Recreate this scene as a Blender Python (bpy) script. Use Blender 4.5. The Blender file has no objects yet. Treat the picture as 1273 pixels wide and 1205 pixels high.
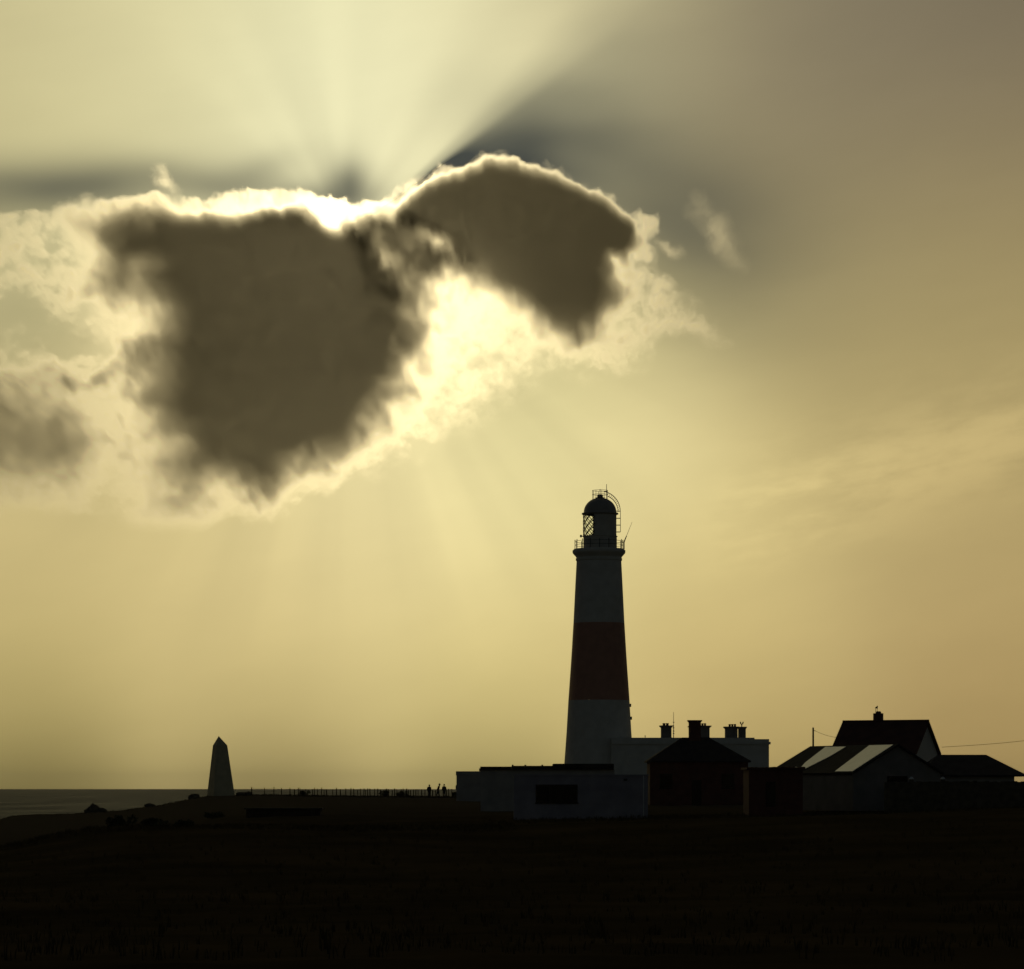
import bpy, bmesh, math, random
import numpy as np
from mathutils import Vector, Matrix
random.seed(7)
R = math.radians
SC = bpy.context.scene
COL = SC.collection

# ------------------------------------------------------------------ camera
F = 3640.0            # focal length in photo pixels (photo is 1273 x 1205)
CX, HY = 636.5, 976.0 # optical axis column, level row
ZC = 17.0             # camera height above the sea
cam_d = bpy.data.cameras.new('camera')
cam = bpy.data.objects.new('camera', cam_d); COL.objects.link(cam)
cam.location = (0, 0, ZC); cam.rotation_euler = (R(90), 0, 0)
cam_d.sensor_fit = 'HORIZONTAL'; cam_d.sensor_width = 36
cam_d.lens = 36 * F / 1273
cam_d.shift_y = (HY - 602.5) / 1273
cam_d.clip_start = 1; cam_d.clip_end = 200000
SC.camera = cam

def P(px, py, Y):
    return Vector(((px - CX) * Y / F, Y, ZC + (HY - py) * Y / F))

# ------------------------------------------------------------------ sky, sun, exposure
SUN_AZ, SUN_EL = math.degrees(math.atan2(430 - CX, F)), 10.7
SC.view_settings.view_transform = 'Standard'; SC.view_settings.look = 'None'
SC.view_settings.gamma = 1; SC.view_settings.exposure = -3.0
SC.view_settings.use_curve_mapping = False
EXPO = 8.0
SC.cycles.volume_bounces = 8
SC.cycles.max_bounces = 10
SC.cycles.use_denoising = True
SC.cycles.volume_step_rate = 1.0

sun_d = bpy.data.lights.new('sun', 'SUN'); sun = bpy.data.objects.new('sun', sun_d); COL.objects.link(sun)
sun_d.energy = 2.05; sun_d.angle = R(0.5); sun_d.color = (1.0, 0.83, 0.48)
sdir = Vector((math.sin(R(SUN_AZ)) * math.cos(R(SUN_EL)), math.cos(R(SUN_AZ)) * math.cos(R(SUN_EL)), math.sin(R(SUN_EL))))
sun.rotation_euler = sdir.to_track_quat('Z', 'Y').to_euler()
sun.location = sdir * 100

class S:
    """a node socket with arithmetic"""
    nt = None
    def __init__(s, sock): s.k = sock
    @staticmethod
    def m(op, *a, clamp=False):
        n = S.nt.nodes.new('ShaderNodeMath'); n.operation = op; n.use_clamp = clamp
        for i, v in enumerate(a):
            if isinstance(v, S): S.nt.links.new(v.k, n.inputs[i])
            else: n.inputs[i].default_value = v
        return S(n.outputs[0])
    def __add__(s, o): return S.m('ADD', s, o)
    __radd__ = __add__
    def __mul__(s, o): return S.m('MULTIPLY', s, o)
    __rmul__ = __mul__
    def __sub__(s, o): return S.m('SUBTRACT', s, o)
    def __rsub__(s, o): return S.m('SUBTRACT', o, s)
    def __truediv__(s, o): return S.m('DIVIDE', s, o)
    def exp(s): return S.m('EXPONENT', s)
    def clamp(s): return S.m('ADD', s, 0.0, clamp=True)

def vmath(nt, op, a, b=None, scale=None):
    n = nt.nodes.new('ShaderNodeVectorMath'); n.operation = op
    for i, v in enumerate((a, b)):
        if v is None: continue
        if isinstance(v, S): nt.links.new(v.k, n.inputs[i])
        elif hasattr(v, 'is_linked'): nt.links.new(v, n.inputs[i])
        else: n.inputs[i].default_value = v
    if scale is not None:
        if isinstance(scale, S): nt.links.new(scale.k, n.inputs['Scale'])
        else: n.inputs['Scale'].default_value = scale
    return n.outputs[0]

def lin(r, g, b):
    f = lambda c: (c / 255 / 12.92) if c < 10.3 else ((c / 255 + 0.055) / 1.055) ** 2.4
    return Vector((f(r), f(g), f(b)))

def ang(px, py):
    x, z = (px - CX) / F, (HY - py) / F
    return math.degrees(math.atan2(x, 1)), math.degrees(math.asin(z / math.sqrt(x * x + z * z + 1)))

def build_world():
    w = bpy.data.worlds.new('World'); SC.world = w; w.use_nodes = True
    nt = w.node_tree; nt.nodes.clear(); S.nt = nt
    out = nt.nodes.new('ShaderNodeOutputWorld'); bg = nt.nodes.new('ShaderNodeBackground')
    nt.links.new(bg.outputs[0], out.inputs[0])
    sky = nt.nodes.new('ShaderNodeTexSky'); sky.sky_type = 'NISHITA'; sky.sun_disc = False
    sky.sun_elevation = R(SUN_EL); sky.sun_rotation = R(SUN_AZ)
    sky.air_density = 1.0; sky.dust_density = 3.0
    tc = nt.nodes.new('ShaderNodeTexCoord'); sep = nt.nodes.new('ShaderNodeSeparateXYZ')
    nt.links.new(tc.outputs['Generated'], sep.inputs[0])
    X, Y, Z = (S(sep.outputs[i]) for i in range(3))
    az = S.m('ARCTAN2', X, Y) * (180 / math.pi)
    el = S.m('ARCSINE', Z) * (180 / math.pi)
    base = vmath(nt, 'MULTIPLY', vmath(nt, 'SCALE', sky.outputs[0], scale=SKY_STRENGTH), (1.12, 1.0, .86))
    # hazy evening glow: soft colour patches of the hazy sky by direction (azimuth, elevation)
    eps = 0.004
    tot, acc = None, vmath(nt, 'SCALE', base, scale=eps)
    for (px, py, s, c) in GLOW:
        a, e = ang(px, py) if s < 5 else (px, py)
        d2 = (az - a) * (az - a) + (el - e) * (el - e)
        wgt = (d2 * (-0.5 / (s * s))).exp()
        col = lin(c[0], c[1] + 0.8, c[2]) * EXPO
        acc = vmath(nt, 'ADD', acc, vmath(nt, 'SCALE', tuple(col), scale=wgt))
        tot = wgt if tot is None else tot + wgt
    tot = tot + eps
    col = vmath(nt, 'SCALE', acc, scale=S.m('DIVIDE', 1.0, tot))
    # crepuscular rays round the hidden sun
    sa, se = ang(430, 292)
    dx, dy = az - sa, el - se
    phi = S.m('ARCTAN2', dx, dy) * (180 / math.pi)
    r = S.m('SQRT', dx * dx + dy * dy)
    def noise1(v, scale, detail=2.0, rough=0.5, off=0.0, vec=None):
        n = nt.nodes.new('ShaderNodeTexNoise'); n.noise_dimensions = '2D' if vec is not None else '1D'
        if vec is not None: nt.links.new(vec, n.inputs['Vector'])
        else: nt.links.new((v + off).k, n.inputs['W'])
        n.inputs['Scale'].default_value = scale; n.inputs['Detail'].default_value = detail
        n.inputs['Roughness'].default_value = rough
        return S(n.outputs[0])
    def sstep(v, a, b):
        n = nt.nodes.new('ShaderNodeMapRange'); n.interpolation_type = 'SMOOTHSTEP'
        nt.links.new(v.k, n.inputs['Value'])
        n.inputs['From Min'].default_value = a; n.inputs['From Max'].default_value = b
        return S(n.outputs[0])
    rc = nt.nodes.new('ShaderNodeCombineXYZ'); nt.links.new((dx / r + 3.7).k, rc.inputs[0]); nt.links.new((dy / r + 8.2).k, rc.inputs[1])
    rays = noise1(None, 2.6, 1.0, 0.4, vec=rc.outputs[0]) - 0.5
    near = (r * -0.16).exp()
    shafts = noise1(None, 6.0, 2.0, 0.5, vec=rc.outputs[0]) - 0.5
    down = sstep(S.m('ABSOLUTE', phi), 96.0, 118.0) * sstep(r, 2.5, 4.2) * (1.0 - sstep(r, 5.5, 10.0))
    col = vmath(nt, 'SCALE', col, scale=(1.0 + rays * near * 0.40) * (1.0 + shafts * down * 0.20))
    # shade behind the cloud: wedge to the right of the beam, and low patches behind the cloud top
    wedge = sstep((phi - 51.5 + (noise1(None, 4.5, 2.0, 0.5, vec=rc.outputs[0]) - 0.5) * 10.0) / (r * 1.3 + 1.9), -0.9, 1.1) * (1.0 - sstep(phi, 62.0, 104.0)) * (1.0 - sstep(r, 2.8, 8.6)) * 0.95
    shade = wedge
    for (px, py, sx, sy, rot, amt) in SHADES:
        a, e = ang(px, py); k = F * math.pi / 180
        ca, sn = math.cos(R(rot)), math.sin(R(rot))
        u = (az - a) * ca + (el - e) * sn; v = (el - e) * ca - (az - a) * sn
        g = (u * u * (-0.5 / (sx / k) ** 2) + v * v * (-0.5 / (sy / k) ** 2)).exp() * amt
        shade = 1.0 - (1.0 - shade) * (1.0 - g)
    sc2 = nt.nodes.new('ShaderNodeCombineXYZ'); nt.links.new((az * 0.5).k, sc2.inputs[0]); nt.links.new((el * 1.1 + 5.0).k, sc2.inputs[1])
    shade = shade * (noise1(None, 0.7, 1.0, 0.4, vec=sc2.outputs[0]) * 0.6 + 0.70)
    mix = nt.nodes.new('ShaderNodeMix'); mix.data_type = 'RGBA'
    nt.links.new(shade.clamp().k, mix.inputs['Factor'])
    nt.links.new(col, mix.inputs['A']); mix.inputs['B'].default_value = (*(lin(70, 73, 68) * EXPO), 1)
    col = mix.outputs['Result']
    # faint high streaks, and a little unevenness everywhere
    comb = nt.nodes.new('ShaderNodeCombineXYZ')
    tilt = el - az * 0.2
    nt.links.new((az * 0.32).k, comb.inputs[0]); nt.links.new(tilt.k, comb.inputs[1])
    n1 = noise1(None, 0.9, 7.0, 0.6, vec=comb.outputs[0])
    a1, e1 = ang(1060, 598)
    t = (el - e1) - (az - a1) * 0.30
    band = (t * t * -1.0).exp() * sstep(az, ang(800, 0)[0], ang(1050, 0)[0])
    up = sstep(t, -0.9, 0.5)
    col = vmath(nt, 'SCALE', col, scale=1.0 + band * (sstep(n1, 0.36, 0.66) * 0.24 + 0.045) + (n1 - 0.5) * 0.10)
    nt.links.new(col, bg.inputs['Color'])
    bg.inputs['Strength'].default_value = 1.0

SKY_STRENGTH = 0.11
GLOW = [  # photo column, row, spread in degrees, sRGB colour of the haze there   (spread >= 5: azimuth, elevation)
    (0, 20, 2.0, (208, 196, 148)), (210, 20, 2.0, (226, 217, 168)), (430, 20, 2.0, (244, 239, 192)), (640, 20, 2.0, (224, 213, 165)),
    (830, 40, 2.0, (156, 144, 112)), (1040, 40, 2.0, (130, 119, 98)), (1260, 20, 2.0, (115, 105, 89)),
    (0, 160, 1.9, (196, 186, 136)), (210, 150, 1.9, (224, 215, 165)), (430, 170, 1.9, (246, 242, 200)), (600, 120, 1.9, (222, 213, 168)),
    (1000, 220, 2.2, (136, 124, 98)), (1250, 220, 2.2, (146, 129, 96)),
    (30, 400, 1.5, (154, 148, 112)), (130, 470, 1.6, (178, 166, 118)), (430, 380, 2.2, (228, 216, 165)), (700, 400, 2.0, (196, 184, 132)), (900, 380, 1.6, (148, 138, 102)),
    (1080, 400, 2.2, (164, 149, 103)), (1260, 420, 2.2, (168, 150, 101)),
    (30, 620, 2.0, (210, 190, 134)), (260, 640, 2.0, (220, 201, 142)), (470, 610, 2.0, (236, 220, 164)), (680, 560, 1.8, (240, 228, 166)),
    (810, 540, 1.2, (255, 238, 176)), (900, 590, 1.6, (226, 206, 142)), (1060, 590, 2.0, (192, 171, 117)), (1260, 600, 2.0, (184, 162, 109)),
    (50, 790, 1.9, (196, 176, 116)), (300, 790, 1.9, (218, 196, 136)), (560, 790, 1.9, (224, 204, 140)), (850, 760, 1.9, (214, 192, 130)), (1240, 780, 2.0, (180, 155, 104)),
    (50, 900, 1.4, (156, 140, 84)), (330, 900, 1.4, (174, 156, 98)), (600, 900, 1.4, (188, 170, 108)), (900, 890, 1.5, (190, 166, 108)), (1240, 900, 1.6, (168, 142, 91)),
    (50, 996, 1.1, (66, 58, 26)), (330, 996, 1.1, (84, 72, 38)), (600, 996, 1.1, (112, 98, 56)), (950, 985, 1.2, (164, 142, 88)), (1250, 985, 1.2, (154, 130, 82)),
    (-24, 12, 6.0, (150, 138, 92)), (24, 12, 6.0, (110, 98, 70)), (-8, 24, 5.0, (170, 160, 118)), (10, 24, 5.0, (95, 88, 72)),
]
SHADES = [  # column, row, half-length, half-height, tilt, amount: cloud shade in the haze
    (30, 236, 180, 26, 3, 0.74), (250, 226, 60, 15, -4, 0.5), (318, 214, 40, 14, 20, 0.35), (433, 228, 20, 22, 0, 0.72), (410, 246, 60, 14, 0, 0.5),
    (655, 178, 70, 22, 38, 0.35), (740, 204, 100, 34, -24, 0.66), (870, 320, 80, 70, 0, 0.34), (840, 235, 110, 46, -22, 0.34), (520, 205, 14, 18, 30, 0.0),
]
build_world()

# ------------------------------------------------------------------ mesh helpers
class MB:
    def __init__(s): s.v = []; s.f = []
    def add(s, vs, fs):
        o = len(s.v); s.v += [tuple(v) for v in vs]; s.f += [tuple(i + o for i in f) for f in fs]; return s
    def box(s, a, b):
        (x0, y0, z0), (x1, y1, z1) = a, b
        return s.add([(x0,y0,z0),(x1,y0,z0),(x1,y1,z0),(x0,y1,z0),(x0,y0,z1),(x1,y0,z1),(x1,y1,z1),(x0,y1,z1)],
                     [(0,3,2,1),(4,5,6,7),(0,1,5,4),(1,2,6,5),(2,3,7,6),(3,0,4,7)])
    def frust(s, c, w0, d0, w1, d1, z0, z1, rot=0, off=(0, 0)):
        ca, sa = math.cos(rot), math.sin(rot); vs = []
        for w, d, z, o in ((w0, d0, z0, (0, 0)), (w1, d1, z1, off)):
            for sx, sy in ((-1,-1),(1,-1),(1,1),(-1,1)):
                x, y = sx * w / 2, sy * d / 2
                vs.append((c[0] + o[0] + x*ca - y*sa, c[1] + o[1] + x*sa + y*ca, z))
        return s.add(vs, [(0,3,2,1),(4,5,6,7),(0,1,5,4),(1,2,6,5),(2,3,7,6),(3,0,4,7)])
    def slab(s, pts, n):
        """polygon with thickness vector n"""
        k = len(pts); a = [Vector(p) for p in pts]; b = [p + Vector(n) for p in a]
        return s.add(a + b, [tuple(range(k))[::-1], tuple(range(k, 2*k))] + [(i, (i+1) % k, (i+1) % k + k, i + k) for i in range(k)])
    def poly(s, pts): return s.add(pts, [tuple(range(len(pts)))])
    def lathe(s, prof, c=(0, 0), n=48, a0=0.0, a1=360.0, closed=True):
        full = abs(a1 - a0 - 360) < 1e-6; m = n if full else n + 1; vs = []; fs = []
        for r, z in prof:
            for i in range(m):
                a = R(a0 + (a1 - a0) * i / n); vs.append((c[0] + r*math.cos(a), c[1] + r*math.sin(a), z))
        for j in range(len(prof) - 1):
            for i in range(n):
                k = (i + 1) % m if full else i + 1
                fs.append((j*m + i, j*m + k, (j+1)*m + k, (j+1)*m + i))
        if closed and full:
            fs.append(tuple(range(m))[::-1]); fs.append(tuple(range((len(prof)-1)*m, len(prof)*m)))
        return s.add(vs, fs)
    def tube(s, pts, r, n=6, r1=None, loop=False):
        pts = [Vector(p) for p in pts]; vs = []; fs = []; k = len(pts)
        for i, p in enumerate(pts):
            if loop: t = pts[(i+1) % k] - pts[i-1]
            else: t = pts[min(i+1, k-1)] - pts[max(i-1, 0)]
            t.normalize(); u = t.cross(Vector((0,0,1)))
            if u.length < 1e-3: u = t.cross(Vector((1,0,0)))
            u.normalize(); w = t.cross(u); rr = r if r1 is None else r + (r1 - r) * i / max(1, k-1)
            for j in range(n):
                a = 2*math.pi*j/n; vs.append(p + u*(rr*math.cos(a)) + w*(rr*math.sin(a)))
        for i in range(k if loop else k-1):
            i2 = (i+1) % k
            for j in range(n): fs.append((i*n+j, i*n+(j+1)%n, i2*n+(j+1)%n, i2*n+j))
        if not loop: fs.append(tuple(range(n))[::-1]); fs.append(tuple(range((k-1)*n, k*n)))
        return s.add(vs, fs)
    def build(s, name, mat, parent=None, smooth=False, bevel=0.0):
        me = bpy.data.meshes.new(name)
        root = Vector((0,0,0))
        if parent is not None:
            q = parent
            while q is not None: root += q.location; q = q.parent
        me.from_pydata([tuple(Vector(v) - root) for v in s.v], [], s.f)
        bm = bmesh.new(); bm.from_mesh(me); bmesh.ops.recalc_face_normals(bm, faces=bm.faces)
        bm.to_mesh(me); bm.free(); me.update()
        if smooth: me.shade_smooth()
        o = bpy.data.objects.new(name, me); COL.objects.link(o); me.materials.append(mat)
        if parent is not None: o.parent = parent
        if bevel:
            b = o.modifiers.new('edge', 'BEVEL'); b.width = bevel; b.segments = 2; b.limit_method = 'ANGLE'
        return o

def tag(o, label=None, cat=None, group=None, kind=None):
    if label: o['label'] = label
    if cat: o['category'] = cat
    if group: o['group'] = group
    if kind: o['kind'] = kind
    return o

def thing(name, loc, label, cat, group=None):
    o = bpy.data.objects.new(name, None); COL.objects.link(o); o.location = loc; o.empty_display_size = 0.5
    return tag(o, label, cat, group)

def material(name, c1, c2=None, scale=2.0, rough=0.8, bump=0.0, bscale=None, metallic=0.0, spec=0.5, detail=6.0, kind=None):
    m = bpy.data.materials.new(name); m.use_nodes = True; nt = m.node_tree; b = nt.nodes['Principled BSDF']
    b.inputs['Roughness'].default_value = rough; b.inputs['Metallic'].default_value = metallic
    b.inputs['Specular IOR Level'].default_value = spec
    tc = nt.nodes.new('ShaderNodeTexCoord')
    n = nt.nodes.new('ShaderNodeTexNoise'); n.inputs['Scale'].default_value = scale; n.inputs['Detail'].default_value = detail
    nt.links.new(tc.outputs['Object'], n.inputs['Vector'])
    cr = nt.nodes.new('ShaderNodeValToRGB'); cr.color_ramp.elements[0].position = 0.32; cr.color_ramp.elements[1].position = 0.68
    c2 = c2 or [c * 0.75 for c in c1]
    cr.color_ramp.elements[0].color = (*c2, 1); cr.color_ramp.elements[1].color = (*c1, 1)
    nt.links.new(n.outputs[0], cr.inputs[0]); nt.links.new(cr.outputs[0], b.inputs['Base Color'])
    if bump:
        h = n.outputs[0]
        if kind == 'tile':
            wv = nt.nodes.new('ShaderNodeTexBrick'); wv.inputs['Scale'].default_value = bscale or 3
            nt.links.new(tc.outputs['Object'], wv.inputs['Vector']); h = wv.outputs['Fac']
        elif bscale:
            n2 = nt.nodes.new('ShaderNodeTexNoise'); n2.inputs['Scale'].default_value = bscale; n2.inputs['Detail'].default_value = 8
            nt.links.new(tc.outputs['Object'], n2.inputs['Vector']); h = n2.outputs[0]
        bp = nt.nodes.new('ShaderNodeBump'); bp.inputs['Strength'].default_value = bump; bp.inputs['Distance'].default_value = 0.05
        nt.links.new(h, bp.inputs['Height']); nt.links.new(bp.outputs[0], b.inputs['Normal'])
    return m

M = {
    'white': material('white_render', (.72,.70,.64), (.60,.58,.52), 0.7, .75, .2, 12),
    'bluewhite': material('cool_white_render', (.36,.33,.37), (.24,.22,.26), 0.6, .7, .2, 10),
    'grey_wall': material('dark_render', (.25,.225,.21), (.17,.155,.145), 0.7, .85, .2, 10),  # extension wall's shade put into the render colour; chimneys reuse it
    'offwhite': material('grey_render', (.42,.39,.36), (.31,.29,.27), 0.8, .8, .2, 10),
    'red': material('hazy_red_paint', (.54,.26,.18), (.46,.22,.155), 0.8, .6, .2, 12),  # signal red greyed and lightened, so the haze veil is in its colour
    'brick': material('red_brick', (.15,.058,.042), (.10,.04,.03), 1.6, .9, .5, 4, kind='tile'),
    'tile': material('roof_tile', (.11,.045,.035), (.07,.03,.025), 1.2, .85, .6, 3, spec=.25, kind='tile'),
    'darktile': material('dark_slate', (.05,.042,.042), (.03,.026,.026), 1.2, .85, .5, 3, spec=.25, kind='tile'),
    'felt': material('roof_felt', (.035,.033,.033), (.022,.02,.02), 1.5, .95, .4, 9, spec=.2),
    'timber': material('dark_timber', (.055,.038,.026), (.03,.02,.015), 3.0, .85, .4, 14, spec=.25),
    'grey_paint': material('grey_lantern_paint', (.60,.57,.50), (.50,.47,.41), 1.2, .6, .1, 10),
    'iron': material('black_iron', (.03,.03,.03), (.02,.02,.02), 4.0, .55, .1, 20),
    'lead': material('dome_paint', (.34,.32,.28), (.27,.25,.22), 1.5, .5, .15, 8),
    'stone': material('portland_stone', (.62,.54,.34), (.48,.42,.26), 1.1, .9, .5, 5),
    'rock': material('weathered_rock', (.13,.11,.075), (.07,.06,.042), 1.8, .95, .8, 5, spec=.2),
    'leaf': material('salt_leaf', (.055,.065,.025), (.03,.036,.014), 1.0, .8, 0, spec=.2),
    'blade': material('dry_grass', (.09,.07,.032), (.05,.04,.018), .6, 1.0, 0, spec=0.0),
    'pot': material('clay_pot', (.28,.10,.06), (.18,.07,.045), 3, .85, .2, 12),
    'cloth': material('dark_coat', (.05,.05,.06), (.03,.03,.04), 6, .9, .2, 30, spec=.2),
    'clothred': material('maroon_coat', (.12,.03,.03), (.08,.02,.02), 6, .9, .2, 30, spec=.2),
    'skin': material('skin', (.45,.27,.2), (.40,.23,.17), 6, .6),
    'hair': material('hair', (.04,.025,.015), (.02,.015,.01), 30, .6),
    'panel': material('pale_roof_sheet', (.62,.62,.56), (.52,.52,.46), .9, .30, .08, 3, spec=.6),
    'winglass': material('window_glass', (.012,.012,.012), (.01,.01,.01), 1, .08, 0),
    'paleframe': material('pale_paint', (.75,.74,.72), (.65,.64,.62), 3, .5),
}
def glass_mat():
    m = bpy.data.materials.new('lantern_glass'); m.use_nodes = True; nt = m.node_tree; nt.nodes.clear()
    o = nt.nodes.new('ShaderNodeOutputMaterial'); mx = nt.nodes.new('ShaderNodeMixShader')
    tr = nt.nodes.new('ShaderNodeBsdfTransparent'); gl = nt.nodes.new('ShaderNodeBsdfGlossy'); fr = nt.nodes.new('ShaderNodeMath'); lw = nt.nodes.new('ShaderNodeLayerWeight'); fr.operation = 'POWER'; fr.inputs[1].default_value = 4.0; nt.links.new(lw.outputs['Facing'], fr.inputs[0])
    tr.inputs[0].default_value = (.93,.95,.92,1); gl.inputs['Roughness'].default_value = .03
    nt.links.new(fr.outputs[0], mx.inputs[0]); nt.links.new(tr.outputs[0], mx.inputs[1]); nt.links.new(gl.outputs[0], mx.inputs[2])
    nt.links.new(mx.outputs[0], o.inputs[0]); return m
M['glass'] = glass_mat()

# ------------------------------------------------------------------ terrain and sea
ROWS = [
    (60, [(-2000,1195),(3000,1190)]),
    (90, [(-2000,1170),(0,1162),(1273,1155),(3000,1150)]),
    (150, [(-2000,1180),(-400,1125),(0,1105),(400,1100),(900,1090),(1300,1080),(3000,1075)]),
    (200, [(-2000,1180),(-400,1105),(0,1068),(150,1050),(400,1046),(640,1050),(1000,1035),(1300,1025),(3000,1015)]),
    (225, [(-2000,1180),(-400,1096),(0,1053),(70,1037),(110,1030),(150,1027),(230,1028),(300,1027),(400,1030),(640,1028),(1000,1018),(1300,1008),(3000,1000)]),
    (265, [(-2000,1180),(-400,1110),(0,1068),(150,1046),(300,1026),(400,1022),(640,1019),(1000,1011),(1300,1000),(3000,990)]),
    (310, [(-2000,1180),(-400,1080),(0,1047),(150,1032),(300,1009),(420,1004),(640,1006),(1000,1001),(1300,992),(3000,985)]),
    (370, [(-2000,1180),(-400,1075),(-60,1032),(-10,1022),(15,1014.5),(80,1012.5),(150,1008),(200,1001),(240,992.5),(262,989.5),(330,988.5),(420,990),(560,991),(800,990),(1300,986),(3000,984)]),
    (412, [(-2000,1180),(-400,1090),(0,1036),(150,1022),(240,1002),(300,993),(420,992),(560,992.5),(800,991),(1300,989),(3000,986)]),
    (450, [(-2000,1180),(-400,1100),(0,1060),(240,1026),(300,1012),(420,1008),(560,1004),(800,1000),(1300,995),(3000,990)]),
]
RY = np.array([-200., 0., 20.] + [r[0] for r in ROWS] + [560., 700., 1000.])
def ground_np(X, Y):
    X = np.asarray(X, float); Y = np.asarray(Y, float)
    px = CX + X * F / np.maximum(Y, 60.)
    zs = [np.full(X.shape, -2.4), np.full(X.shape, -1.7), np.full(X.shape, -1.95)]
    for y, prof in ROWS:
        a = np.array(prof, float); zs.append(-(np.interp(px, a[:, 0], a[:, 1]) - HY) * y / F)
    zs += [np.full(X.shape, -19.5), np.full(X.shape, -24.), np.full(X.shape, -26.)]
    zs = np.array(zs); out = np.zeros(X.shape)
    idx = np.clip(np.searchsorted(RY, Y) - 1, 0, len(RY) - 2)
    y0, y1 = RY[idx], RY[idx + 1]; t = np.clip((Y - y0) / (y1 - y0), 0, 1)
    fl = np.arange(X.size)
    zf = zs.reshape(len(RY), -1)
    out = zf[idx.ravel(), fl] * (1 - t.ravel()) + zf[idx.ravel() + 1, fl] * t.ravel()
    return out.reshape(X.shape) + ZC

class Noise2:
    """periodic value noise"""
    def __init__(s, seed, n=64):
        s.n = n; s.g = np.random.RandomState(seed).rand(n, n)
    def __call__(s, x, y):
        xi = np.floor(x).astype(int); yi = np.floor(y).astype(int); fx = x - xi; fy = y - yi
        fx = fx*fx*fx*(fx*(fx*6-15)+10); fy = fy*fy*fy*(fy*(fy*6-15)+10)
        n = s.n; a = s.g[xi % n, yi % n]; b = s.g[(xi+1) % n, yi % n]; c = s.g[xi % n, (yi+1) % n]; d = s.g[(xi+1) % n, (yi+1) % n]
        return (a*(1-fx)+b*fx)*(1-fy) + (c*(1-fx)+d*fx)*fy
def fbm(seed, x, y, oct=5, gain=0.5, billow=False):
    t = 0; a = 1.0; tot = 0
    for k in range(oct):
        c, s_ = math.cos(k * 1.1 + .4), math.sin(k * 1.1 + .4); f = 2.03 ** k
        v = Noise2(seed * 17 + k)((x*c - y*s_)*f + k*7.3, (x*s_ + y*c)*f + k*3.1)
        if billow: v = abs(2*v - 1)
        t = t + a*v; tot += a; a *= gain
    return t / tot

def H(x, y): return float(ground_np(np.array([x]), np.array([y]))[0])

def build_terrain():
    xs = np.concatenate([np.arange(-420, -70, 6.), np.arange(-70, 75, 0.8), np.arange(75, 500, 6.)])
    ys = np.concatenate([np.arange(-190, 20, 12.), np.arange(20, 200, 2.5), np.arange(200, 420, 1.25), np.arange(420, 760, 8.)])
    gx, gy = np.meshgrid(xs, ys)
    z = ground_np(gx, gy)
    z = z + (fbm(3, gx*.09, gy*.09, 4) - .5) * .22 + (fbm(5, gx*.5, gy*.5, 3) - .5) * .22
    nx, ny = len(xs), len(ys)
    v = np.stack([gx, gy, z], -1).reshape(-1, 3)
    i = np.arange(nx*ny).reshape(ny, nx)
    q = np.stack([i[:-1,:-1], i[:-1,1:], i[1:,1:], i[1:,:-1]], -1).reshape(-1, 4)
    me = bpy.data.meshes.new('terrain'); me.from_pydata(v.tolist(), [], q.tolist()); me.shade_smooth()
    o = bpy.data.objects.new('terrain', me); COL.objects.link(o); tag(o, kind='structure')
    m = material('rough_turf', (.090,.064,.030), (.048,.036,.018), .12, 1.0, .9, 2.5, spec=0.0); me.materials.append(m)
    # turf colour grows paler out towards the headland
    nt = m.node_tree; b = nt.nodes['Principled BSDF']; src = b.inputs['Base Color'].links[0].from_socket
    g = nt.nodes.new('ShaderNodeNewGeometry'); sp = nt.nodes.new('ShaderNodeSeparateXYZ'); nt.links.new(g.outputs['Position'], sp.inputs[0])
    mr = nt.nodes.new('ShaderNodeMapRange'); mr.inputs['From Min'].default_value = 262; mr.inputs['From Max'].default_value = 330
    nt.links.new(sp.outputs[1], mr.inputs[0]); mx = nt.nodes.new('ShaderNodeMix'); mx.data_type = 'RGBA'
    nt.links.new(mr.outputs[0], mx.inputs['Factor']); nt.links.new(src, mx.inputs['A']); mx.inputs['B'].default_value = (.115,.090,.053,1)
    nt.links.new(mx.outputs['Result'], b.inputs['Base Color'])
build_terrain()

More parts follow.
